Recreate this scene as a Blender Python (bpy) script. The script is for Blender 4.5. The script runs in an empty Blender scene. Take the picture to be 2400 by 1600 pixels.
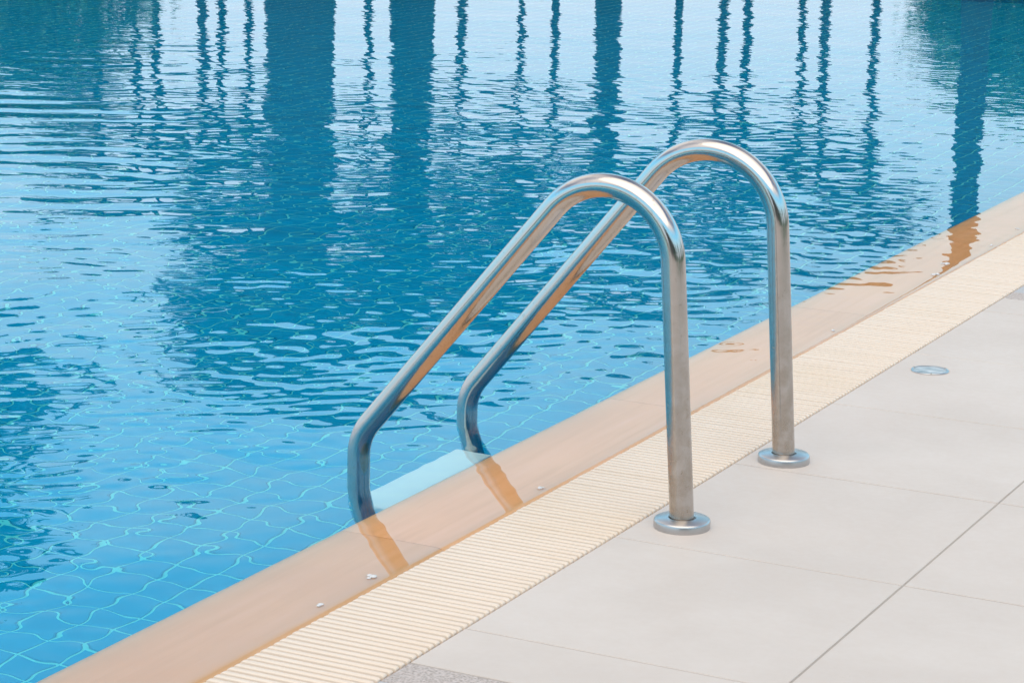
import bpy, bmesh, math, random
from mathutils import Vector, Matrix, noise as mnoise

random.seed(7)
SC = bpy.context.scene
COL = SC.collection
rad = math.radians

# ------------------------------------------------------------------ camera
cam_d = bpy.data.cameras.new('camera')
cam = bpy.data.objects.new('camera', cam_d)
COL.objects.link(cam)
SC.camera = cam
cam_d.sensor_width = 36.0
cam_d.lens = 5733.75 / 2400 * 36.0
cam_d.clip_start = 0.05
cam_d.clip_end = 2000
YAW, PITCH, ROLL = 0.475111, 0.225995, 0.017328
fw = Vector((-math.sin(YAW) * math.cos(PITCH), math.cos(YAW) * math.cos(PITCH), -math.sin(PITCH)))
r0 = fw.cross(Vector((0, 0, 1))).normalized()
u0 = r0.cross(fw)
rr = r0 * math.cos(ROLL) + u0 * math.sin(ROLL)
uu = -r0 * math.sin(ROLL) + u0 * math.cos(ROLL)
M3 = Matrix((rr, uu, -fw)).transposed()
CAM_P = Vector((0, 0, 1.41293))
cam.matrix_world = Matrix.Translation(CAM_P) @ M3.to_4x4()
cam_d.dof.use_dof = False

# ------------------------------------------------------------------ world / sun / exposure
W = bpy.data.worlds.new('World')
SC.world = W
W.use_nodes = True
SUN_EL, SUN_AZ = rad(66), rad(150)      # azimuth clockwise from +Y


class NT:
    """small helper to write node trees"""
    def __init__(s, tree):
        s.t = tree
        s.n = tree.nodes
        s.l = tree.links

    def new(s, kind, **kw):
        nd = s.n.new(kind)
        for k, v in kw.items():
            setattr(nd, k, v)
        return nd

    def put(s, sock, v):
        if isinstance(v, bpy.types.NodeSocket):
            s.l.new(v, sock)
        elif v is not None:
            sock.default_value = v

    def m(s, op, a, b=None, c=None, clamp=False):
        nd = s.new('ShaderNodeMath', operation=op, use_clamp=clamp)
        for i, v in enumerate((a, b, c)):
            s.put(nd.inputs[i], v)
        return nd.outputs[0]

    def v(s, op, a, b=None, c=None, scale=None):
        nd = s.new('ShaderNodeVectorMath', operation=op)
        for i, x in enumerate((a, b, c)):
            if x is not None:
                s.put(nd.inputs[i], x)
        if scale is not None:
            s.put(nd.inputs['Scale'], scale)
        return nd.outputs['Value'] if op in ('DOT_PRODUCT', 'LENGTH') else nd.outputs['Vector']

    def noise(s, vec, scale, detail=2.0, rough=0.5, dist=0.0, dims='3D'):
        nd = s.new('ShaderNodeTexNoise', noise_dimensions=dims)
        s.put(nd.inputs['Vector'], vec)
        nd.inputs['Scale'].default_value = scale
        nd.inputs['Detail'].default_value = detail
        nd.inputs['Roughness'].default_value = rough
        nd.inputs['Distortion'].default_value = dist
        return nd

    def range(s, x, a, b, c=0.0, d=1.0, smooth=True):
        nd = s.new('ShaderNodeMapRange')
        if smooth:
            nd.interpolation_type = 'SMOOTHSTEP'
        s.put(nd.inputs['Value'], x)
        for k, q in (('From Min', a), ('From Max', b), ('To Min', c), ('To Max', d)):
            s.put(nd.inputs[k], q)
        return nd.outputs['Result']

    def mix(s, f, a, b, blend='MIX'):
        nd = s.new('ShaderNodeMix', data_type='RGBA', blend_type=blend)
        s.put(nd.inputs[0], f)
        s.put(nd.inputs[6], a if isinstance(a, bpy.types.NodeSocket) else (*a, 1) if len(a) == 3 else a)
        s.put(nd.inputs[7], b if isinstance(b, bpy.types.NodeSocket) else (*b, 1) if len(b) == 3 else b)
        return nd.outputs[2]

    def ramp(s, x, pts):
        nd = s.new('ShaderNodeValToRGB')
        s.put(nd.inputs[0], x)
        cr = nd.color_ramp
        while len(cr.elements) < len(pts):
            cr.elements.new(0.5)
        for e, (p, c) in zip(cr.elements, pts):
            e.position = p
            e.color = (*c, 1) if len(c) == 3 else c
        return nd.outputs[0]


wt = NT(W.node_tree)
W.node_tree.nodes.clear()
w_out = wt.new('ShaderNodeOutputWorld')
w_bg = wt.new('ShaderNodeBackground')
sky = wt.new('ShaderNodeTexSky', sky_type='NISHITA')
sky.sun_disc = False
sky.sun_elevation = SUN_EL
sky.sun_rotation = SUN_AZ
sky.air_density = 1.3
sky.dust_density = 1.0
sky.ozone_density = 1.5
geo_w = wt.new('ShaderNodeTexCoord')
dirv = geo_w.outputs['Generated']
sep = wt.new('ShaderNodeSeparateXYZ')
wt.l.new(dirv, sep.inputs[0])
zz = wt.m('MAXIMUM', sep.outputs['Z'], 0.0)
den = wt.m('ADD', zz, 0.10)
cx_ = wt.m('DIVIDE', sep.outputs['X'], den)
cy_ = wt.m('DIVIDE', sep.outputs['Y'], den)
cmb = wt.new('ShaderNodeCombineXYZ')
wt.l.new(cx_, cmb.inputs[0])
wt.l.new(cy_, cmb.inputs[1])
cl = wt.noise(cmb.outputs[0], 0.55, 5.0, 0.52)
cloud = wt.range(cl.outputs['Fac'], 0.36, 0.60)
haze = wt.range(zz, 0.52, 0.34)                 # milky air thickening to the horizon
CLOUD = (12.4, 11.8, 11.2)
HAZE = wt.ramp(zz, [(0.08, (7.4, 8.5, 9.5)), (0.18, (6.1, 9.2, 10.6)), (0.275, (5.4, 10.4, 13.4)), (0.35, (3.0, 9.8, 15.0))])
w_col = wt.mix(wt.m('MULTIPLY', cloud, 0.85), sky.outputs[0], CLOUD)
w_col = wt.mix(haze, w_col, HAZE)
wt.l.new(w_col, w_bg.inputs['Color'])
w_bg.inputs['Strength'].default_value = 0.13
wt.l.new(w_bg.outputs[0], w_out.inputs[0])

sun_d = bpy.data.lights.new('sun', 'SUN')
sun_d.energy = 1.5
sun_d.angle = rad(80)
sun_d.color = (1.0, 0.87, 0.68)
sun = bpy.data.objects.new('sun', sun_d)
COL.objects.link(sun)
sdir = Vector((math.sin(SUN_AZ) * math.cos(SUN_EL), math.cos(SUN_AZ) * math.cos(SUN_EL), math.sin(SUN_EL)))
sun.rotation_euler = sdir.to_track_quat('Z', 'Y').to_euler()
sun.location = (0, 0, 30)

SC.view_settings.view_transform = 'Standard'
SC.view_settings.look = 'None'
SC.view_settings.exposure = 0.0
SC.view_settings.gamma = 1.0
SC.view_settings.use_curve_mapping = False
SC.render.engine = 'CYCLES'
SC.cycles.max_bounces = 14
SC.cycles.diffuse_bounces = 4
SC.cycles.glossy_bounces = 6
SC.cycles.transmission_bounces = 12
SC.cycles.transparent_max_bounces = 8
SC.cycles.caustics_refractive = True
SC.cycles.caustics_reflective = True
SC.cycles.sample_clamp_indirect = 8.0
SC.cycles.blur_glossy = 0.0
SC.cycles.use_denoising = True

# ------------------------------------------------------------------ object helpers


def tag(o, label=None, cat=None, group=None, kind=None):
    for k, x in (('label', label), ('category', cat), ('group', group), ('kind', kind)):
        if x:
            o[k] = x
    return o


def link(name, me, mat=None, parent=None, loc=None):
    o = bpy.data.objects.new(name, me)
    COL.objects.link(o)
    if mat and me is not None and not me.materials:
        me.materials.append(mat)
    if parent:
        o.parent = parent
    if loc:
        o.location = loc
    return o


def empty(name, loc=(0, 0, 0)):
    o = bpy.data.objects.new(name, None)
    o.empty_display_size = 0.2
    COL.objects.link(o)
    o.location = loc
    return o


def mesh_from(verts, faces, name='m', smooth=False):
    me = bpy.data.meshes.new(name)
    me.from_pydata(verts, [], faces)
    me.update()
    if smooth:
        me.polygons.foreach_set('use_smooth', [True] * len(me.polygons))
    return me


def bm_mesh(bm, name='m', smooth_angle=None):
    me = bpy.data.meshes.new(name)
    bmesh.ops.recalc_face_normals(bm, faces=bm.faces)
    bm.to_mesh(me)
    bm.free()
    if smooth_angle is not None:
        me.polygons.foreach_set('use_smooth', [True] * len(me.polygons))
        me.set_sharp_from_angle(angle=smooth_angle)
    return me


def box_bm(bm, x0, x1, y0, y1, z0, z1):
    vs = [bm.verts.new((x, y, z)) for z in (z0, z1) for x, y in ((x0, y0), (x1, y0), (x1, y1), (x0, y1))]
    for f in ((0, 3, 2, 1), (4, 5, 6, 7), (0, 1, 5, 4), (1, 2, 6, 5), (2, 3, 7, 6), (3, 0, 4, 7)):
        bm.faces.new([vs[i] for i in f])
    return vs


def bev_box(x0, x1, y0, y1, z0, z1, b, name='m', seg=1):
    bm = bmesh.new()
    box_bm(bm, x0, x1, y0, y1, z0, z1)
    bmesh.ops.bevel(bm, geom=list(bm.edges), offset=b, segments=seg, affect='EDGES', profile=0.5)
    return bm_mesh(bm, name, rad(50) if seg > 1 else None)


def tile_mesh(w, l, h, b, name):
    """a tile seen from above: bevelled top and sides, no underside"""
    v = []
    for (dx, z) in ((0, -h), (0, -b), (b, 0)):
        v += [(-w / 2 + dx, -l / 2 + dx, z), (w / 2 - dx, -l / 2 + dx, z), (w / 2 - dx, l / 2 - dx, z), (-w / 2 + dx, l / 2 - dx, z)]
    f = [(8, 9, 10, 11)]
    for k in (0, 4):
        for i in range(4):
            j = (i + 1) % 4
            f.append((k + i, k + j, k + 4 + j, k + 4 + i))
    return mesh_from(v, f, name)


def sweep(pts, radii, n=12, caps=True):
    """tube along points"""
    P = [Vector(p) for p in pts]
    if not hasattr(radii, '__len__'):
        radii = [radii] * len(P)
    verts, faces = [], []
    ref = Vector((0, 1, 0.013))
    prev = None
    for i, p in enumerate(P):
        t = (P[min(i + 1, len(P) - 1)] - P[max(i - 1, 0)]).normalized()
        if prev is None:
            a = (ref - t * ref.dot(t)).normalized()
        else:
            a = (prev - t * prev.dot(t)).normalized()
        prev = a
        b = t.cross(a)
        for k in range(n):
            th = 2 * math.pi * k / n
            verts.append(p + (a * math.cos(th) + b * math.sin(th)) * radii[i])
    for i in range(len(P) - 1):
        for k in range(n):
            k2 = (k + 1) % n
            faces.append((i * n + k, i * n + k2, (i + 1) * n + k2, (i + 1) * n + k))
    if caps:
        faces.append(tuple(range(n - 1, -1, -1)))
        faces.append(tuple((len(P) - 1) * n + k for k in range(n)))
    return verts, faces


def lathe(prof, n=64):
    v, f = [], []
    for r, z in prof:
        for k in range(n):
            a = 2 * math.pi * k / n
            v.append((r * math.cos(a), r * math.sin(a), z))
    for i in range(len(prof) - 1):
        for k in range(n):
            k2 = (k + 1) % n
            f.append((i * n + k, i * n + k2, (i + 1) * n + k2, (i + 1) * n + k))
    return v, f


# ------------------------------------------------------------------ materials
def mat(name):
    m_ = bpy.data.materials.new(name)
    m_.use_nodes = True
    m_.node_tree.nodes.clear()
    t = NT(m_.node_tree)
    out = t.new('ShaderNodeOutputMaterial')
    return m_, t, out


def principled(t, out, base, rough=0.5, metal=0.0, spec=0.5, normal=None):
    p = t.new('ShaderNodeBsdfPrincipled')
    t.put(p.inputs['Base Color'], base if isinstance(base, bpy.types.NodeSocket) else (*base, 1))
    t.put(p.inputs['Roughness'], rough)
    t.put(p.inputs['Metallic'], metal)
    t.put(p.inputs['Specular IOR Level'], spec)
    if normal is not None:
        t.l.new(normal, p.inputs['Normal'])
    t.l.new(p.outputs[0], out.inputs['Surface'])
    return p


def bump(t, h, strength=0.3, dist=0.01):
    b = t.new('ShaderNodeBump')
    b.inputs['Strength'].default_value = strength
    b.inputs['Distance'].default_value = dist
    t.l.new(h, b.inputs['Height'])
    return b.outputs[0]


def world_pos(t):
    return t.new('ShaderNodeNewGeometry').outputs['Position']


def scaled(t, vec, s):
    return t.v('MULTIPLY', vec, s)


def plain(name, base, rough=0.6, var=0.15, scale=3.0, spec=0.4):
    m_, t, out = mat(name)
    p = world_pos(t)
    n1 = t.noise(p, scale, 4.0, 0.6)
    dark = tuple(c * (1 - var) for c in base)
    lite = tuple(min(1, c * (1 + var)) for c in base)
    principled(t, out, t.mix(n1.outputs['Fac'], dark, lite), rough, 0, spec)
    return m_


# water -------------------------------------------------------------
def make_water():
    m_, t, out = mat('pool_water')
    P = world_pos(t)
    sp = t.new('ShaderNodeSeparateXYZ')
    t.l.new(P, sp.inputs[0])
    flat = t.v('MULTIPLY', P, (1, 1, 0))
    # gentle warp so that crests curve
    wn = t.noise(flat, 0.9, 1.0, 0.5)
    warp = t.v('SCALE', t.v('SUBTRACT', wn.outputs['Color'], (0.5, 0.5, 0.5)), scale=0.34)
    Q = t.v('ADD', flat, t.v('MULTIPLY', warp, (1, 1, 0)))
    rnd = random.Random(41)
    view_az = math.pi / 2 + YAW          # direction away from the camera, angle from +X

    def group(waves):
        acc = None
        for (lam, ang, slope) in waves:
            k = 2 * math.pi / lam
            kv = (k * math.cos(ang), k * math.sin(ang), 0.0)
            ph = t.m('ADD', t.v('DOT_PRODUCT', Q, kv), rnd.uniform(0, 6.283))
            cs = t.m('COSINE', ph)
            d = (slope * math.cos(ang), slope * math.sin(ang), 0.0)
            if acc is None:
                acc = t.v('SCALE', d, scale=cs)
            else:
                nd = t.new('ShaderNodeVectorMath', operation='MULTIPLY_ADD')
                nd.inputs[0].default_value = d
                cc = t.new('ShaderNodeCombineXYZ')
                t.l.new(cs, cc.inputs[0])
                t.l.new(cs, cc.inputs[1])
                t.l.new(cc.outputs[0], nd.inputs[1])
                t.l.new(acc, nd.inputs[2])
                acc = nd.outputs['Vector']
        return acc

    swell, chop, fine, train = [], [], [], []
    for i in range(8):
        swell.append((rnd.uniform(0.45, 1.2), rnd.uniform(0, math.pi * 2), 0.0066))
    for i in range(16):
        lam = math.exp(rnd.uniform(math.log(0.07), math.log(0.30)))
        chop.append((lam, rnd.uniform(0, math.pi * 2), 0.0084))
    for i in range(10):
        lam = math.exp(rnd.uniform(math.log(0.05), math.log(0.12)))
        fine.append((lam, rnd.uniform(0, math.pi * 2), 0.0086))
    for i in range(7):
        train.append((rnd.uniform(0.15, 0.34), view_az + rad(9) + rnd.gauss(0, rad(11)), 0.0115))
    g_swell, g_chop, g_fine, g_train = group(swell), group(chop), group(fine), group(train)
    # patches of breeze and calm
    a1 = t.noise(flat, 0.35, 2.0, 0.5)
    a2 = t.noise(t.v('ADD', flat, (13.7, 4.2, 0)), 1.3, 1.0, 0.5)
    patch = t.range(t.m('ADD', t.m('MULTIPLY', a1.outputs['Fac'], 0.6), t.m('MULTIPLY', a2.outputs['Fac'], 0.4)), 0.38, 0.62, 0.60, 1.25)
    # sheltered strip along the overflow edge, gusts where the breeze touches down, calm water far out
    X, Y = sp.outputs['X'], sp.outputs['Y']

    def gust(x0, y0, wx, wy, amp):
        dx = t.m('DIVIDE', t.m('SUBTRACT', X, x0), wx)
        dy = t.m('DIVIDE', t.m('SUBTRACT', Y, y0), wy)
        e = t.m('ADD', t.m('MULTIPLY', dx, dx), t.m('MULTIPLY', dy, dy))
        return t.m('MULTIPLY', t.m('POWER', 2.71828, t.m('MULTIPLY', e, -1.0)), amp)

    shelter = t.range(X, -2.35, -3.9, 0.45, 1.0)
    far = t.range(Y, 8.0, 12.5, 1.0, 0.62)
    amp = t.m('MULTIPLY', t.m('MULTIPLY', shelter, far), 0.44)
    for g in ((-3.05, 6.1, 0.75, 1.35, 0.62), (-3.8, 4.45, 0.55, 0.6, 0.55), (-2.85, 3.45, 0.60, 0.95, 0.64), (-4.6, 9.0, 0.8, 1.2, 0.30), (-2.75, 4.75, 0.35, 0.7, 0.22)):
        amp = t.m('ADD', amp, gust(*g))
    film = t.range(X, -2.16, -2.60, t.range(Y, 4.8, 6.8, 0.20, 0.80), 1.0)
    a3 = t.noise(t.v('ADD', flat, (3.1, 27.0, 0)), 0.28, 1.0, 0.5)
    train_a = t.m('MULTIPLY', t.m('MULTIPLY', t.range(a3.outputs['Fac'], 0.40, 0.62, 0.15, 1.1), t.range(X, -3.4, -5.6, 0.12, 1.0)), t.range(Y, 11.5, 8.0, 0.25, 1.0))
    f_a = t.range(t.noise(t.v('ADD', flat, (8.2, 1.4, 0)), 1.1, 2.0, 0.5).outputs['Fac'], 0.42, 0.66, 0.35, 1.3)
    af = t.m('MULTIPLY', amp, film)
    gs = t.v('SCALE', g_swell, scale=t.m('MULTIPLY', t.m('ADD', t.m('MULTIPLY', amp, 0.85), t.range(Y, 5.0, 9.0, 0.22, 0.06)), film))
    gc = t.v('SCALE', g_chop, scale=t.m('MULTIPLY', patch, af))
    gt = t.v('SCALE', g_train, scale=t.m('MULTIPLY', train_a, film))
    gf = t.v('SCALE', g_fine, scale=t.m('MULTIPLY', f_a, af))
    grad = t.v('ADD', t.v('ADD', t.v('ADD', gs, gc), gt), gf)
    geo = t.new('ShaderNodeNewGeometry')
    nrm = t.v('NORMALIZE', t.v('SUBTRACT', geo.outputs['Normal'], grad))
    gl = t.new('ShaderNodeBsdfGlass')
    gl.distribution = 'SHARP' if 'SHARP' in [e.identifier for e in gl.bl_rna.properties['distribution'].enum_items] else gl.distribution
    gl.inputs['Color'].default_value = (1, 1, 1, 1)
    gl.inputs['Roughness'].default_value = 0.0
    gl.inputs['IOR'].default_value = 1.333
    t.l.new(nrm, gl.inputs['Normal'])
    t.l.new(gl.outputs[0], out.inputs['Surface'])
    va = t.new('ShaderNodeVolumeAbsorption')
    va.inputs['Color'].default_value = (0.20, 0.915, 0.970, 1)
    va.inputs['Density'].default_value = 0.62
    t.l.new(va.outputs[0], out.inputs['Volume'])
    return m_


def make_pool_tile():
    m_, t, out = mat('blue_pool_tile')
    p = world_pos(t)
    cell = t.v('FLOOR', t.v('MULTIPLY', t.v('ADD', p, (50.0, 50.0, 0)), (10, 10, 0)))
    wn = t.new('ShaderNodeTexWhiteNoise', noise_dimensions='3D')
    t.l.new(cell, wn.inputs['Vector'])
    n1 = t.noise(p, 1.1, 3.0, 0.6)
    f = t.m('ADD', t.m('MULTIPLY', wn.outputs['Value'], 0.5), t.m('MULTIPLY', n1.outputs['Fac'], 0.5))
    base = t.mix(f, (0.001, 0.345, 0.560), (0.002, 0.420, 0.64))
    principled(t, out, base, 0.25, 0, 0.3)
    return m_


def make_grout():
    m_, t, out = mat('pale_pool_grout')
    p = world_pos(t)
    n1 = t.noise(p, 6.0, 3.0, 0.6)
    principled(t, out, t.mix(n1.outputs['Fac'], (0.291, 0.772, 0.739), (0.354, 0.835, 0.803)), 0.7)
    return m_


def make_coping():
    m_, t, out = mat('orange_sandstone')
    p = world_pos(t)
    oj = t.new('ShaderNodeObjectInfo')
    pj = t.v('ADD', p, t.v('SCALE', (3.7, 9.1, 0.0), scale=oj.outputs['Random']))
    st = t.noise(scaled(t, pj, (1.0, 0.045, 1.0)), 42.0, 5.0, 0.62)
    bl = t.noise(p, 2.2, 4.0, 0.6)
    fine = t.noise(scaled(t, p, (1, 0.15, 1)), 160.0, 2.0, 0.6)
    base = t.ramp(st.outputs['Fac'], [(0.30, (0.695, 0.391, 0.164)), (0.5, (0.776, 0.458, 0.226)), (0.72, (0.813, 0.502, 0.307))])
    base = t.mix(t.range(bl.outputs['Fac'], 0.35, 0.7, 0, 0.60), base, (0.729, 0.416, 0.204))
    base = t.mix(t.m('MULTIPLY', fine.outputs['Fac'], 0.20), base, (0.634, 0.367, 0.204))
    oi = t.new('ShaderNodeObjectInfo')
    base = t.mix(t.m('MULTIPLY', oi.outputs['Random'], 0.30), base, (0.535, 0.358, 0.188))
    principled(t, out, base, 0.55, 0, 0.3, bump(t, st.outputs['Fac'], 0.15, 0.002))
    return m_


def make_deck_tile():
    m_, t, out = mat('cream_porcelain_tile')
    p = world_pos(t)
    oi = t.new('ShaderNodeObjectInfo')
    n1 = t.noise(p, 2.3, 5.0, 0.62)
    n2 = t.noise(t.v('ADD', p, (5, 9, 0)), 9.0, 4.0, 0.6)
    n3 = t.noise(p, 55.0, 3.0, 0.6)
    n4 = t.noise(t.v('ADD', p, (31, 2, 0)), 0.9, 3.0, 0.5)
    base = t.mix(t.range(n1.outputs['Fac'], 0.35, 0.65), (0.552, 0.483, 0.439), (0.599, 0.531, 0.488))
    base = t.mix(t.range(n2.outputs['Fac'], 0.35, 0.75, 0, 0.35), base, (0.546, 0.474, 0.424))
    base = t.mix(t.range(n4.outputs['Fac'], 0.45, 0.75, 0, 0.35), base, (0.587, 0.496, 0.445))
    base = t.mix(t.m('MULTIPLY', oi.outputs['Random'], 0.16), base, (0.519, 0.454, 0.410))
    # a few fine scuffs and grit
    grit = t.range(t.noise(p, 240.0, 2.0, 0.5).outputs['Fac'], 0.70, 0.80, 0, 0.35)
    base = t.mix(grit, base, (0.364, 0.317, 0.287))
    principled(t, out, base, t.range(n3.outputs['Fac'], 0.3, 0.7, 0.48, 0.62), 0, 0.35, bump(t, n3.outputs['Fac'], 0.12, 0.0015))
    return m_


def make_granite():
    m_, t, out = mat('bush_hammered_granite')
    p = world_pos(t)
    v1 = t.new('ShaderNodeTexVoronoi')
    t.put(v1.inputs['Vector'], p)
    v1.inputs['Scale'].default_value = 210.0
    n1 = t.noise(p, 150.0, 4.0, 0.7)
    n2 = t.noise(p, 12.0, 3.0, 0.6)
    g = t.m('ADD', t.m('MULTIPLY', v1.outputs['Distance'], 0.6), t.m('MULTIPLY', n1.outputs['Fac'], 0.6))
    base = t.ramp(g, [(0.28, (0.188, 0.165, 0.150)), (0.45, (0.364, 0.322, 0.298)), (0.62, (0.465, 0.417, 0.397)), (0.85, (0.567, 0.505, 0.487))])
    base = t.mix(t.m('MULTIPLY', n2.outputs['Fac'], 0.3), base, (0.391, 0.322, 0.298))
    principled(t, out, base, 0.8, 0, 0.2, bump(t, g, 0.6, 0.003))
    return m_


def make_slat():
    m_, t, out = mat('cream_grate_plastic')
    p = world_pos(t)
    oi = t.new('ShaderNodeObjectInfo')
    n1 = t.noise(scaled(t, p, (1, 0.5, 1)), 14.0, 4.0, 0.6)
    base = t.mix(t.m('MULTIPLY', n1.outputs['Fac'], 0.8), (0.748, 0.621, 0.516), (0.713, 0.569, 0.447))
    base = t.mix(t.m('MULTIPLY', oi.outputs['Random'], 0.35), base, (0.754, 0.640, 0.549))
    ys = t.noise(t.v('ADD', p, (0, 0, 3)), 1.6, 3.0, 0.6)
    base = t.mix(t.range(ys.outputs['Fac'], 0.5, 0.75, 0, 0.4), base, (0.685, 0.529, 0.378))
    # studs that keep the foot from slipping
    sx = t.new('ShaderNodeSeparateXYZ')
    t.l.new(p, sx.inputs[0])
    w = t.m('SINE', t.m('MULTIPLY', sx.outputs['X'], 2 * math.pi / 0.0085))
    principled(t, out, base, 0.42, 0, 0.45, bump(t, w, 0.13, 0.0010))
    return m_


def make_steel(patina=True):
    m_, t, out = mat('brushed_stainless_steel' if patina else 'clean_stainless_steel')
    p = world_pos(t)
    sp = t.new('ShaderNodeSeparateXYZ')
    t.l.new(p, sp.inputs[0])
    n1 = t.noise(p, 26.0, 5.0, 0.65)
    n2 = t.noise(scaled(t, p, (1, 1, 0.12)), 180.0, 3.0, 0.6)
    n3 = t.noise(p, 90.0, 3.0, 0.6)
    if patina:
        # mineral film and fingerprints, heavier on the weathered feet and on the underside of the slope
        low = t.m('MULTIPLY', t.range(sp.outputs['Z'], 0.60, 0.05, 0.15, 1.0), t.range(sp.outputs['X'], -2.10, -1.92, 0.10, 1.0))
        blot = t.m('MULTIPLY', t.range(n1.outputs['Fac'], 0.30, 0.62, 0.25, 1.0), low)
        spots = t.m('MULTIPLY', t.range(n3.outputs['Fac'], 0.60, 0.72), 0.35)
        f = t.m('MINIMUM', t.m('ADD', t.m('MULTIPLY', blot, 0.75), spots), 1.0)
        base = t.mix(f, (0.54, 0.515, 0.500), (0.40, 0.335, 0.275))
        rough = t.m('ADD', t.m('ADD', 0.10, t.m('MULTIPLY', f, 0.20)), t.m('MULTIPLY', n2.outputs['Fac'], 0.05))
        nb = bump(t, t.m('ADD', n2.outputs['Fac'], t.m('MULTIPLY', n1.outputs['Fac'], 0.5)), 0.05, 0.001)
    else:
        base = t.mix(n1.outputs['Fac'], (0.45, 0.445, 0.45), (0.53, 0.525, 0.53))
        rough = t.m('ADD', 0.27, t.m('MULTIPLY', n3.outputs['Fac'], 0.1))
        nb = bump(t, n3.outputs['Fac'], 0.04, 0.001)
    principled(t, out, base, rough, 1.0, 0.5, nb)
    return m_


def make_leaf(name, a, b):
    m_, t, out = mat(name)
    geo = t.new('ShaderNodeNewGeometry')
    base = t.mix(geo.outputs['Random Per Island'], a, b)
    principled(t, out, base, 0.5, 0, 0.4)
    return m_


MAT = dict(
    water=make_water(), tile=make_pool_tile(), grout=make_grout(), coping=make_coping(), deck=make_deck_tile(),
    granite=make_granite(), slat=make_slat(), steel=make_steel(True), clean=make_steel(False),
    tread=plain('white_tread_plastic', (0.86, 0.87, 0.84), 0.4, 0.06, 20),
    bed=plain('deck_joint_mortar', (0.37, 0.335, 0.305), 0.9, 0.2, 20),
    greytile=plain('grey_porcelain_tile', (0.420, 0.407, 0.415), 0.5, 0.05, 6),
    gutter=plain('gutter_lining', (0.12, 0.070, 0.035), 0.7, 0.25, 8),
    concrete=plain('pool_wall_concrete', (0.45, 0.44, 0.42), 0.8, 0.12, 4),
    lawn=plain('lawn_grass', (0.05, 0.10, 0.03), 0.9, 0.5, 2.5),
    bark=plain('palm_bark', (0.012, 0.011, 0.010), 0.9, 0.3, 18),
    stucco=plain('stucco_wall', (0.20, 0.17, 0.15), 0.9, 0.15, 3),
    rooft=plain('dark_roof_tile', (0.10, 0.075, 0.065), 0.8, 0.2, 5),
    leaf=make_leaf('palm_leaf', (0.012, 0.035, 0.010), (0.03, 0.075, 0.018)),
    bush=make_leaf('shrub_leaf', (0.022, 0.13, 0.050), (0.045, 0.215, 0.080)),
)

# ------------------------------------------------------------------ ground, deck, pool shell
PX0, PX1, PY0, PY1 = -12.4, -2.352, -3.0, 17.4      # inner pool
GX0, GX1 = -2.1135, -1.877                            # grate
WZ = 0.001                                           # water level
CZ = -0.006                                           # coping top
FZ = -1.12                                            # grout level of the floor

# lawn: one sheet to the horizon with the pool and deck cut out
HX0, HX1, HY0, HY1 = -13.6, 4.4, -4.2, 17.9
v = [(-600, -600, -0.09), (600, -600, -0.09), (600, 600, -0.09), (-600, 600, -0.09),
     (HX0, HY0, -0.09), (HX1, HY0, -0.09), (HX1, HY1, -0.09), (HX0, HY1, -0.09)]
lawn = link('lawn', mesh_from(v, [(0, 1, 5, 4), (1, 2, 6, 5), (2, 3, 7, 6), (3, 0, 4, 7)]), MAT['lawn'])
tag(lawn, 'green lawn spreading around the pool terrace', kind='structure')

# deck: mortar bed carrying the tiles
bm = bmesh.new()
box_bm(bm, GX1 + 0.0035, 4.5, HY0 - 0.1, HY1 + 0.1, -0.3, -0.0022)
deck = link('deck', bm_mesh(bm), MAT['bed'])
tag(deck, 'pale cream tiled pool deck with narrow joints', kind='structure')
J = 0.0042
joint_x = [GX1 + 0.0035 - J / 2, -1.2971, -0.6971, -0.0971, 0.5029, 1.1029, 1.7029]
rows = [3.4877 + 0.6 * k for k in range(6)]            # 3.4877 .. 6.4877
bands = []
for a, b in zip(rows[:-1], rows[1:]):
    bands.append((a, b, 'tile'))
bands += [(6.4877, 6.6870, 'tile'), (6.6870, 6.7830, 'granite'), (6.7830, 6.983, 'grey')]
bands += [(3.2973, 3.4877, 'tile'), (3.2020, 3.2973, 'granite'), (3.002, 3.2020, 'grey')]
y = 6.983
while y < 11.5:
    bands.append((y, y + 0.6, 'tile'))
    y += 0.6
y = 3.002
while y > 0.3:
    bands.append((y - 0.6, y, 'tile'))
    y -= 0.6
cache = {}
for (ya, yb, kind) in bands:
    for xa, xb in zip(joint_x[:-1], joint_x[1:]):
        w, l = xb - xa - J, yb - ya - J
        key = (round(w, 4), round(l, 4), kind)
        if key not in cache:
            me = tile_mesh(w, l, 0.012, 0.0012, 'deck_' + kind)
            me.materials.append({'tile': MAT['deck'], 'granite': MAT['granite'], 'grey': MAT['greytile']}[kind])
            cache[key] = me
        nm = {'tile': 'tile', 'granite': 'granite_strip', 'grey': 'grey_tile'}[kind]
        o = link(nm, cache[key], None, deck, ((xa + xb) / 2, (ya + yb) / 2, random.uniform(-0.0003, 0.0003)))

# plain paving for the rest of the deck, beyond what the tiles cover
bm = bmesh.new()
for (x0, x1, y0, y1) in ((1.7029, 4.5, HY0, HY1), (GX1 + 0.004, 1.70, 11.80, HY1), (GX1 + 0.004, 1.70, HY0, 0.0)):
    box_bm(bm, x0, x1, y0, y1, -0.01, -0.0004)
pv = link('paving', bm_mesh(bm), MAT['deck'])
tag(pv, 'plain pale paving carrying on past the tiled deck', kind='structure')

# gutter under the grate
v, f = [], []
prof = [(-2.1256, -0.016), (-2.1250, -0.16), (-1.870, -0.16), (-1.8735, -0.012)]
for yy in (PY0 - 1, PY1 + 0.5):
    for (x, z) in prof:
        v.append((x, yy, z))
f = [(i, i + 1, i + 5, i + 4) for i in range(3)]
gut = link('gutter', mesh_from(v, f), MAT['gutter'])
tag(gut, 'tan lined overflow gutter below the slatted grate', kind='structure')

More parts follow.
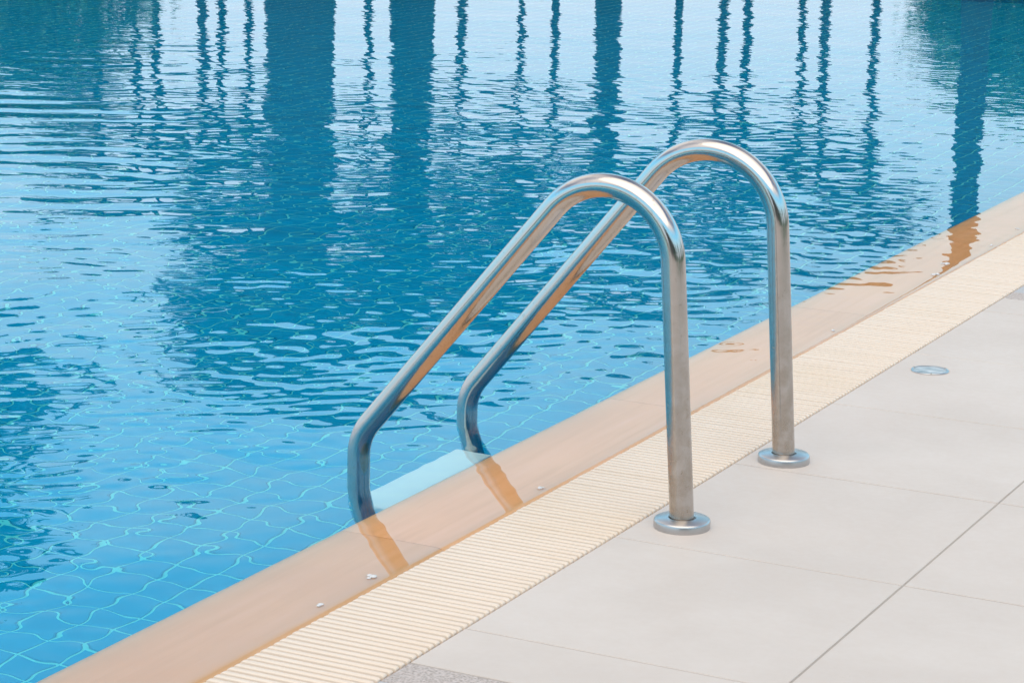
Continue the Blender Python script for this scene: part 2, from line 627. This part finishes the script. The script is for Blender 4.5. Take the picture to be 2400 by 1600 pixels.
# coping under a film of water
v, f = [], []
prof = [(PX1, -0.40), (PX1, -0.023), (PX1 + 0.0005, -0.016), (PX1 + 0.004, -0.0105), (PX1 + 0.010, -0.0072), (PX1 + 0.019, CZ), (-2.20, CZ),
        (-2.145, CZ - 0.0004), (-2.134, CZ - 0.0012), (-2.128, CZ - 0.0035), (-2.1255, CZ - 0.009), (-2.1255, -0.30)]
cop = empty('coping', (0, 0, 0))
tag(cop, 'orange sandstone coping ledge lying just under a film of water', kind='structure')
SLAB = 1.2


def slab_mesh():
    v_, f_ = [], []
    ys_ = [(-SLAB / 2 + 0.0006, 0.0025), (-SLAB / 2 + 0.0016, 0.0004), (-SLAB / 2 + 0.004, 0.0), (SLAB / 2 - 0.004, 0.0), (SLAB / 2 - 0.0016, 0.0004), (SLAB / 2 - 0.0006, 0.0025)]
    n_ = len(prof)
    for (yy, dz) in ys_:
        for (x, z) in prof:
            v_.append((x, yy, z - (dz if z > -0.05 else 0)))
    for i in range(len(ys_) - 1):
        for k in range(n_ - 1):
            f_.append((i * n_ + k, (i + 1) * n_ + k, (i + 1) * n_ + k + 1, i * n_ + k + 1))
    f_.append(tuple(range(n_)))
    f_.append(tuple((len(ys_) - 1) * n_ + k for k in range(n_ - 1, -1, -1)))
    return mesh_from(v_, f_, 'coping_slab', False)


sl = slab_mesh()
sl.polygons.foreach_set('use_smooth', [True] * len(sl.polygons))
sl.set_sharp_from_angle(angle=rad(50))
sl.materials.append(MAT['coping'])
y = -3.94
while y < PY1 + 0.4:
    link('coping_slab', sl, None, cop, (0, y, random.uniform(-0.0004, 0.0004)))
    y += SLAB

# kerbs on the other three sides
bm = bmesh.new()
box_bm(bm, PX0 - 0.45, PX0, PY0 - 0.6, PY1 + 0.5, -0.4, 0.03)
box_bm(bm, PX0 + 0.002, GX1, PY1, PY1 + 0.45, -0.4, 0.028)
box_bm(bm, PX0 + 0.002, GX1, PY0 - 0.6, PY0, -0.4, 0.028)
box_bm(bm, HX0 - 0.2, PX0 - 0.45, HY0 - 0.1, HY1 + 0.1, -0.4, 0.0)
kerb = link('pool_surround', bm_mesh(bm), MAT['deck'])
tag(kerb, 'pale paving on the far sides of the pool', kind='structure')

# pool shell: grout bed of floor and walls
v = [(PX0, PY0, FZ), (PX1, PY0, FZ), (PX1, PY1, FZ), (PX0, PY1, FZ),
     (PX0, PY0, 0.01), (PX1, PY0, -0.024), (PX1, PY1, -0.024), (PX0, PY1, 0.01)]
pool = link('pool_basin', mesh_from(v, [(0, 1, 2, 3), (0, 4, 5, 1), (2, 6, 7, 3), (3, 7, 4, 0), (1, 5, 6, 2)]), MAT['grout'])
tag(pool, 'blue tiled pool basin with pale grout lines under the water', kind='structure')

TP = 0.0995


def to_px(P):
    d = P - CAM_P
    return 1200 + 5733.75 * d.dot(rr) / d.dot(fw), 800 - 5733.75 * d.dot(uu) / d.dot(fw)


def apparent(p):
    """surface point through which the camera sees a floor point"""
    h, D = CAM_P.z - WZ, WZ - p.z
    dv = Vector((p.x, p.y))
    L = dv.length
    lo, hi = 0.0, L
    for _ in range(26):
        s = (lo + hi) / 2
        s1 = s / math.hypot(s, h)
        s2 = (L - s) / math.hypot(L - s, D)
        if s1 > 1.333 * s2:
            hi = s
        else:
            lo = s
    q = dv * (lo / L)
    return Vector((q.x, q.y, WZ)), L


seen, rest = [], []
nx = int((PX1 - PX0) / TP)
ny = int((PY1 - PY0) / TP)
TX0 = PX1 - TP * nx
for i in range(nx):
    for j in range(ny):
        c = Vector((TX0 + (i + 0.5) * TP, PY0 + (j + 0.5) * TP, FZ + 0.004))
        if c.y > 1.0 and c.x < -2.2 and c.y < 9:
            s, L = apparent(c)
            a, b = to_px(s)
            if s.x < -2.36 and -30 < a < 2430 and -30 < b < 1630:
                seen.append((L, c))
                continue
        rest.append(c)
seen.sort(key=lambda q: q[0])
rest += [c for _, c in seen[300:]]
tm = tile_mesh(TP - 0.0074, TP - 0.0074, 0.004, 0.0012, 'pool_tile')
tm.materials.append(MAT['tile'])
for _, c in seen[:300]:
    link('tile', tm, None, pool, c)
bv, bf = [], []
tv = [tuple(x.co) for x in tm.vertices]
tf = [tuple(p.vertices) for p in tm.polygons]
for c in rest:
    if c.y < 0.5:
        continue
    n0 = len(bv)
    bv += [(a + c.x, b + c.y, z + c.z) for a, b, z in tv]
    bf += [tuple(n0 + k for k in q) for q in tf]
rt = link('floor_tiles', mesh_from(bv, bf, 'floor_tiles'), MAT['tile'], pool)
rt['kind'] = 'stuff'
# wall tiles as one part
bv, bf = [], []
wall_rows = int((-0.04 - FZ) / TP)


def wall_tile(o, ax, ay, nrm, n):
    base = len(bv)
    hw = (TP - 0.0052) / 2
    for s in ((-hw, -hw, 0), (hw, -hw, 0), (hw, hw, 0), (-hw, hw, 0), (-hw + .0012, -hw + .0012, .004), (hw - .0012, -hw + .0012, .004), (hw - .0012, hw - .0012, .004), (-hw + .0012, hw - .0012, .004)):
        bv.append(o + ax * s[0] + ay * s[1] + nrm * s[2])
    bf.append((base + 4, base + 5, base + 6, base + 7))
    for i in range(4):
        j = (i + 1) % 4
        bf.append((base + i, base + j, base + 4 + j, base + 4 + i))


Z = Vector((0, 0, 1))
for r in range(wall_rows):
    z = FZ + 0.006 + (r + 0.5) * TP
    for j in range(ny):
        yy = PY0 + (j + 0.5) * TP
        wall_tile(Vector((PX1, yy, z)), Vector((0, 1, 0)), Z, Vector((-1, 0, 0)), 0)
        wall_tile(Vector((PX0, yy, z)), Vector((0, 1, 0)), Z, Vector((1, 0, 0)), 0)
    for i in range(nx):
        wall_tile(Vector((TX0 + (i + 0.5) * TP, PY1, z)), Vector((1, 0, 0)), Z, Vector((0, -1, 0)), 0)
wt_ = link('wall_tiles', mesh_from(bv, bf, 'wall_tiles'), MAT['tile'], pool)
wt_['kind'] = 'stuff'

# water: flat sheet that rolls over the coping into the gutter
prof = [(PX0, WZ), (-2.6, WZ), (-2.30, WZ), (-2.19, WZ)]
for i in range(1, 13):
    a = i / 12
    prof.append((-2.19 + 0.0695 * a, WZ - 0.0007 * a ** 2 - 0.0012 * a ** 12))
prof += [(-2.1188, WZ - 0.0048), (-2.1180, WZ - 0.011), (-2.1176, WZ - 0.03), (-2.1178, -0.155)]
v, f = [], []
ys = [PY0, 2.0, 3.0, 5.0, 8.0, 11.0, PY1]
np_ = len(prof)
for yy in ys:
    for (x, z) in prof:
        v.append((x, yy, z))
for i in range(len(ys) - 1):
    for k in range(np_ - 1):
        f.append((i * np_ + k, i * np_ + k + 1, (i + 1) * np_ + k + 1, (i + 1) * np_ + k))
water = link('water', mesh_from(v, f, 'water', True), MAT['water'])
tag(water, 'clear blue rippled pool water brimming over the coping', kind='structure')

# ------------------------------------------------------------------ overflow grate: one slat = one part
grate = empty('drain_grate', ((GX0 + GX1) / 2, 5.4, 0))
tag(grate, 'cream slatted plastic overflow grate running along the pool edge', 'drain grate')
PITCH_S = 0.01963
SW = 0.0133
L2 = (GX1 - GX0) / 2


def slat_mesh():
    bm = bmesh.new()
    hw = SW / 2
    # cross-section in YZ with rounded shoulders, run along X with rounded ends
    sec = [(-hw, -0.017), (-hw, -0.0022), (-hw + 0.0006, -0.0007), (-hw + 0.0020, 0.0), (0, 0.0002), (hw - 0.0020, 0.0), (hw - 0.0006, -0.0007), (hw, -0.0022), (hw, -0.017)]
    stn = [(-L2, 0.0040), (-L2 + 0.0012, 0.0016), (-L2 + 0.0045, 0.0), (L2 - 0.0045, 0.0), (L2 - 0.0012, 0.0016), (L2, 0.0040)]
    rings = []
    for (x, drop) in stn:
        rings.append([bm.verts.new((x, y_, z_ - (drop if z_ > -0.01 else 0))) for (y_, z_) in sec])
    for a, b in zip(rings[:-1], rings[1:]):
        for k in range(len(sec) - 1):
            bm.faces.new((a[k], b[k], b[k + 1], a[k + 1]))
    bm.faces.new(rings[0])
    bm.faces.new(rings[-1])
    return bm_mesh(bm, 'slat', rad(40))


sm = slat_mesh()
sm.materials.append(MAT['slat'])
rs = random.Random(3)
S0 = 3.0655 - PITCH_S * 22                      # first separate slat, y 2.63
for k in range(299):
    o = link('slat', sm, None, grate)
    o.location = (rs.uniform(-0.0006, 0.0006), S0 + k * PITCH_S - 5.4 + rs.uniform(-0.0004, 0.0004), 0.0028 + rs.uniform(-0.0005, 0.0005))
    o.rotation_euler = (0, 0, rs.gauss(0, 0.0016))
bv, bf = [], []
tv = [tuple(x.co) for x in sm.vertices]
tf = [tuple(p.vertices) for p in sm.polygons]
ks = [k for k in range(-90, 0)] + [k for k in range(299, 700)]
for k in ks:
    n0 = len(bv)
    dy = S0 + k * PITCH_S - 5.4
    bv += [(a, b + dy, z + 0.0028) for a, b, z in tv]
    bf += [tuple(n0 + q for q in p) for p in tf]
o = link('far_slats', mesh_from(bv, bf, 'far_slats'), MAT['slat'], grate)
o['kind'] = 'stuff'
# the rods that key the slats together
for xo in (-0.07, 0.07):
    bm = bmesh.new()
    box_bm(bm, xo - 0.006, xo + 0.006, -6.0, 8.0, -0.016, -0.0085)
    link('tie_rod', bm_mesh(bm), MAT['slat'], grate)

# ------------------------------------------------------------------ ladder


def fillet_path(pts, radii, step=rad(4)):
    """polyline with rounded corners; radii per inner corner"""
    P = [Vector(p) for p in pts]
    out = [P[0]]
    for i in range(1, len(P) - 1):
        a = (P[i - 1] - P[i]).normalized()
        b = (P[i + 1] - P[i]).normalized()
        ang = a.angle(b)
        r = radii[i - 1]
        tl = r / math.tan(ang / 2)
        cdir = (a + b).normalized()
        c = P[i] + cdir * (r / math.sin(ang / 2))
        s = P[i] + a * tl - c
        e = P[i] + b * tl - c
        tot = s.angle(e)
        n = max(3, int(tot / step))
        ax = s.cross(e).normalized()
        for k in range(n + 1):
            out.append(c + Matrix.Rotation(tot * k / n, 3, ax) @ s)
    out.append(P[-1])
    # subdivide long straight runs
    res = [out[0]]
    for p in out[1:]:
        d = (p - res[-1]).length
        n = max(1, int(d / 0.04))
        q = res[-1].copy()
        for k in range(1, n + 1):
            res.append(q.lerp(p, k / n))
    return res


ladder = empty('pool_ladder', (-1.787, 4.483, 0))
tag(ladder, 'stainless steel pool ladder with two arched handrails stepping down into the water', 'pool ladder')
LX, LY = -1.787, 4.483
TUBE = 0.0238


def rail(y0, top, bend_x, bend_z, r_top):
    """each pipe is bent by hand, so the two differ a little"""
    dy = y0 - LY
    pts = [(0.0035, dy, -0.05), (top[0] - LX, dy, top[1]), (bend_x - LX, dy, bend_z), (bend_x - 0.0005 - LX, dy, -0.10), (bend_x + 0.028 - LX, dy, -0.42), (bend_x + 0.028 - LX, dy, -1.08)]
    path = fillet_path(pts, [r_top, 0.115, 0.20, 0.2])
    v_, f_ = sweep(path, TUBE, 40)
    o = link('handrail', mesh_from(v_, f_, 'handrail', True), MAT['steel'], ladder)
    # floor flange
    R = 0.0555
    prof = [(R - 0.0005, -0.002), (R, 0.0012), (R, 0.0135), (R - 0.0012, 0.0162), (R - 0.0035, 0.0178), (0.0292, 0.0200), (0.0278, 0.0202),
            (0.0268, 0.0193), (0.0262, 0.0175), (0.0255, 0.0150), (0.0235, 0.0150)]
    v_, f_ = lathe(prof, 80)
    me = mesh_from(v_, f_, 'flange', True)
    me.set_sharp_from_angle(angle=rad(35))
    fl = link('flange', me, MAT['clean'], o, (-0.0006, dy, 0))
    return o


rail(4.2114, (-1.8487, 0.8745), -2.5195, 0.0806, 0.1440)
rail(4.7548, (-1.8507, 0.9016), -2.5575, 0.0525, 0.1590)
for k in range(3):
    z = -0.275 - 0.25 * k
    me = bev_box(-0.096, 0.0, -0.236, 0.236, z - 0.030, z, 0.007, 'tread', 3)
    link('tread', me, MAT['tread'], ladder, (-2.479 - LX, 0.013, 0))

# ------------------------------------------------------------------ deck light
lamp = empty('deck_light', (-1.7765, 5.722, 0.0))
tag(lamp, 'round recessed deck light with bluish glass and steel rim', 'deck light')
v_, f_ = lathe([(0.0470, -0.001), (0.0470, 0.0018), (0.0460, 0.0030), (0.0425, 0.0034), (0.0412, 0.0026), (0.0408, 0.0005), (0.0408, -0.004)], 64)
me = mesh_from(v_, f_, 'rim', True)
me.set_sharp_from_angle(angle=rad(35))
link('rim', me, MAT['clean'], lamp)


def make_lens():
    m_, t, out = mat('frosted_lamp_glass')
    p = t.new('ShaderNodeTexCoord').outputs['Object']
    n1 = t.noise(scaled(t, p, (1, 2.2, 1)), 22.0, 3.0, 0.6)
    base = t.ramp(n1.outputs['Fac'], [(0.36, (0.22, 0.26, 0.28)), (0.5, (0.36, 0.40, 0.43)), (0.64, (0.56, 0.58, 0.60))])
    principled(t, out, base, 0.32, 0, 0.4)
    return m_


v_, f_ = lathe([(0.0409, 0.0014), (0.030, 0.0020), (0.015, 0.0023), (0.0002, 0.0024)], 48)
link('lens', mesh_from(v_, f_, 'lens', True), make_lens(), lamp)
for k in range(3):
    a = 2 * math.pi * k / 3 + 0.9
    v_, f_ = lathe([(0.0032, 0.0030), (0.0030, 0.0040), (0.0018, 0.0044), (0.0001, 0.0044)], 12)
    link('screw', mesh_from(v_, f_, 'screw', True), MAT['steel'], lamp, (0.0440 * math.cos(a), 0.0440 * math.sin(a), 0))

# ------------------------------------------------------------------ foam specks on the film of water
foam_m = plain('white_foam', (0.60, 0.60, 0.61), 0.3, 0.03, 60)
specks = [(-2.1616, 3.6368, 2, 'white foam speck beside the grate below the nearer rail reflection'),
          (-2.1612, 3.4624, 1, 'small foam speck on the coping nearest the camera'),
          (-2.1547, 4.3062, 1, 'tiny foam speck at the grate between the two rail reflections'),
          (-2.1527, 6.018, 1, 'foam speck at the grate just beyond the farther handrail post'),
          (-2.1604, 6.9055, 2, 'foam speck touching the grate below the orange reflections'),
          (-2.1806, 7.084, 2, 'bright foam speck in the middle of the orange reflections'),
          (-2.1526, 7.4599, 1, 'foam speck near the grate past the orange reflections'),
          (-2.1629, 7.798, 1, 'farthest foam speck on the coping by the grate')]
for (x, y, s, lab) in specks:
    bm = bmesh.new()
    rq = random.Random(int(y * 1000))
    for q in range(3 + s):
        c = Vector((rq.gauss(0, 0.0022 * s), rq.gauss(0, 0.004 * s), 0.0006))
        bmesh.ops.create_icosphere(bm, subdivisions=2, radius=rq.uniform(0.0022, 0.0042) * (0.75 + 0.35 * s), matrix=Matrix.Translation(c) @ Matrix.Diagonal((1, 1.2, 0.6, 1)))
    o = link('foam_speck', bm_mesh(bm, 'foam', rad(60)), foam_m, None, (x + 0.012, y, WZ - 0.0004))
    tag(o, lab, 'foam speck', 'foam specks floating along the coping')

# ------------------------------------------------------------------ planting beyond the pool (what the water mirrors)


def frond_mesh(L, droop, leaf, nl=22, seed=0):
    """one feather leaf growing along +X"""
    rq = random.Random(seed)
    v_, f_ = [], []
    n = nl

    def at(s):
        return Vector((L * s * (1 - 0.18 * s), 0, L * (0.42 * s - droop * s * s)))
    for i in range(n):
        s = 0.12 + 0.86 * i / (n - 1)
        p, p2 = at(s), at(min(1, s + 0.035))
        wl = leaf * math.sin(math.pi * (0.12 + 0.80 * s)) * rq.uniform(0.8, 1.15)
        for sd in (-1, 1):
            k = len(v_)
            tip = p + Vector((wl * 0.45, sd * wl, -wl * rq.uniform(0.25, 0.6)))
            mid = (p + tip) * 0.5 + Vector((0.02, 0, 0.02))
            v_ += [p, p2 + Vector((0.02, 0, 0)), mid + Vector((0.03, 0.0, 0)), tip, mid - Vector((0.02, 0, 0))]
            f_.append((k, k + 1, k + 2, k + 3, k + 4))
    # midrib
    k0 = len(v_)
    for i in range(9):
        s = i / 8
        p = at(s)
        w = 0.03 * (1 - 0.8 * s) * L / 2
        v_ += [p + Vector((0, -w, 0)), p + Vector((0, w, 0)), p + Vector((0, 0, -w))]
    for i in range(8):
        a, b = k0 + 3 * i, k0 + 3 * i + 3
        f_ += [(a, b, b + 1, a + 1), (a + 1, b + 1, b + 2, a + 2), (a + 2, b + 2, b, a)]
    return mesh_from(v_, f_, 'frond')


FR = [frond_mesh(1.0, 0.55 + 0.12 * i, 0.30, 22, i) for i in range(3)]
for m_ in FR:
    m_.materials.append(MAT['leaf'])


def palm(x, y, h, r, crown, nfr, label, lean=(0, 0), group='palms standing beyond the pool', seed=0, spread=(-0.25, 1.15)):
    rq = random.Random(seed + 11)
    root = empty('palm_tree', (x, y, -0.09))
    tag(root, label, 'palm tree', group)
    n = 14
    pts, rad_ = [], []
    for i in range(n + 1):
        s = i / n
        pts.append((lean[0] * s * s, lean[1] * s * s, h * s))
        rad_.append(r * (1.18 - 0.30 * s + 0.22 * max(0, 0.12 - s) / 0.12 + (0.05 if i % 2 else 0)))
    v_, f_ = sweep(pts, rad_, 12)
    link('trunk', mesh_from(v_, f_, 'trunk', True), MAT['bark'], root)
    for k in range(nfr):
        fr = link('frond', FR[k % 3], None, root, (lean[0], lean[1], h - 0.03))
        s = (k + rq.random()) / nfr
        el = spread[0] + (spread[1] - spread[0]) * s
        fr.rotation_euler = (rq.uniform(-0.25, 0.25), -el + 0.25, k * 2.39996 + rq.uniform(-0.2, 0.2))
        sc = crown * rq.uniform(0.85, 1.12)
        fr.scale = (sc, sc, sc)
    return root


def foliage_mesh(n, size, shape, seed, squash=0.8):
    """leaf-sized faces in clumps"""
    rq = random.Random(seed)
    v_, f_ = [], []
    clumps = [shape(rq) for _ in range(max(6, n // 60))]
    for _ in range(n):
        c = Vector(rq.choice(clumps)) + Vector((rq.gauss(0, 0.16), rq.gauss(0, 0.16), rq.gauss(0, 0.13)))
        a = Vector((rq.gauss(0, 1), rq.gauss(0, 1), rq.gauss(0, 0.6))).normalized()
        b = a.cross(Vector((rq.gauss(0, 1), rq.gauss(0, 1), rq.gauss(0, 1)))).normalized()
        s = size * rq.uniform(0.6, 1.3)
        k = len(v_)
        v_ += [c - a * s, c + b * s * 0.45, c + a * s, c - b * s * 0.45]
        f_.append((k, k + 1, k + 2, k + 3))
    return mesh_from(v_, f_, 'foliage')


def shrub(x, y, w, d, h, label, seed, n=2600, cat='shrub', leafm='bush'):
    root = empty('garden_shrub', (x, y, -0.09))
    tag(root, label, cat, 'shrubs planted beyond the pool')

    def shp(rq):
        a = rq.uniform(0, 2 * math.pi)
        q = rq.random() ** 0.5
        z = rq.random()
        wid = math.sqrt(max(0.05, 1 - (z * 1.0) ** 2.2))
        return (w * q * math.cos(a) * wid, d * q * math.sin(a) * wid, 0.15 + z * (h - 0.3) + rq.uniform(-0.15, 0.1))
    link('foliage', foliage_mesh(n, 0.085, shp, seed), MAT[leafm], root)
    pts = [(0, 0, 0), (0.04, 0.02, h * 0.4), (0.02, -0.03, h * 0.7)]
    v_, f_ = sweep(pts, [0.06, 0.045, 0.02], 7)
    link('stem', mesh_from(v_, f_, 'stem', True), MAT['bark'], root)
    return root


# broad palms close to the far edge: the two widest dark bands
palm(-11.75, 18.6, 3.35, 0.275, 1.55, 26, 'stout palm mirrored as the widest dark band in the water', seed=1)
palm(-11.40, 20.0, 3.35, 0.185, 1.55, 26, 'palm mirrored as the second widest dark band right of the stoutest palm', seed=2)
palm(-11.46, 24.45, 3.1, 0.135, 0.9, 14, 'palm mirrored as a medium dark band ending above the handrails', seed=3)
palm(-14.05, 15.65, 4.35, 0.22, 1.9, 24, 'palm whose crown is mirrored at the left border of the water', seed=4)
palm(-6.01, 20.10, 6.2, 0.105, 1.5, 14, 'palm mirrored as a dark band running onto the coping at the right', seed=5, lean=(-0.10, 0.0))
# slim palms farther off
palm(-10.35, 20.9, 3.15, 0.032, 1.35, 18, 'thin stemmed palm mirrored as a leafy dark patch behind the handrails', seed=6)
palm(-9.55, 22.0, 3.2, 0.034, 1.25, 14, 'thin stemmed palm mirrored as a leafy dark patch above the nearer handrail', seed=7)
slim = [(-22.84, 30.37, 4.3, 0.05, 'slim palm mirrored at the edge of the dark green left corner'),
        (-23.55, 32.33, 4.7, 0.050, 'slim palm mirrored left of the brightest strip of sky'),
        (-22.12, 30.90, 4.4, 0.048, 'slim palm mirrored right of the brightest strip of sky'),
        (-20.98, 30.48, 4.2, 0.055, 'slim palm mirrored as the darkest pole left of the stout palm'),
        (-22.99, 33.95, 4.9, 0.050, 'slim palm mirrored just right of the darkest pole'),
        (-21.51, 32.53, 4.5, 0.045, 'slim palm mirrored nearest the stout palm on its left'),
        (-20.42, 34.39, 4.8, 0.045, 'slim palm mirrored between the two stout palms'),
        (-18.14, 33.39, 4.3, 0.055, 'slim palm mirrored right of the second stout palm'),
        (-19.15, 37.38, 5.0, 0.040, 'slim palm mirrored alone in the middle of the water'),
        (-14.89, 36.05, 4.9, 0.055, 'slim palm mirrored above the farther handrail, left of its pair'),
        (-15.28, 38.05, 4.9, 0.055, 'slim palm mirrored above the farther handrail, right of its pair'),
        (-14.07, 37.44, 5.1, 0.045, 'slim palm mirrored as the thinner left pole of the next pair'),
        (-12.70, 34.75, 4.6, 0.055, 'slim palm mirrored as the thicker right pole of the next pair'),
        (-13.63, 39.73, 5.9, 0.055, 'slim palm mirrored as the last lone pole before the dark green bush')]
for i, (x, y, h, r, lab) in enumerate(slim):
    palm(x, y, h, r * 1.2, 1.3, 15, lab, seed=20 + i, group='slim palms far beyond the pool')

shrub(-15.6, 19.6, 1.5, 0.9, 2.0, 'leafy shrub mirrored dark green in the top left corner', 1, 6500)
shrub(-16.9, 17.9, 1.3, 0.9, 2.2, 'leafy shrub mirrored dark green beyond the left border', 2, 5000)
shrub(-7.55, 26.3, 1.15, 0.8, 2.2, 'leafy shrub mirrored dark green left of the right palm trunk', 3, 6000)
shrub(-6.15, 27.6, 1.2, 0.8, 1.9, 'leafy shrub mirrored dark green in the top right corner', 4, 5000)

# ------------------------------------------------------------------ behind the camera: unseen house and hedge added for the steel to mirror
root = empty('added_pool_house', (6.8, -7.5, -0.09))
tag(root, 'unseen low taupe pool house with a dark roof, added behind the deck for the steel to mirror', 'building')
bm = bmesh.new()
box_bm(bm, -5.5, 9, -3, 0, 0, 3.0)
link('wall', bm_mesh(bm), MAT['stucco'], root)
bm = bmesh.new()
vv = [bm.verts.new(p) for p in ((-6.2, -3.6, 3.002), (9.6, -3.6, 3.002), (9.6, 0.9, 3.002), (-6.2, 0.9, 3.002), (-4.6, -1.4, 4.4), (8.0, -1.4, 4.4))]
for q in ((0, 1, 5, 4), (2, 3, 4, 5), (1, 2, 5), (3, 0, 4), (3, 2, 1, 0)):
    bm.faces.new([vv[i] for i in q])
link('roof', bm_mesh(bm), MAT['rooft'], root)
for i in range(5):  # hedge out of view, put in to give the rails something dark to reflect
    shrub(5.6 + 0.2 * (i % 2), -3.0 + 3.4 * i, 0.9, 1.6, 2.1 + 0.2 * (i % 3), ('unseen clipped hedge shrub added along the deck for the steel to mirror, %s from the pool house' % ('first', 'second', 'third', 'fourth', 'fifth')[i]), 30 + i, 1800)
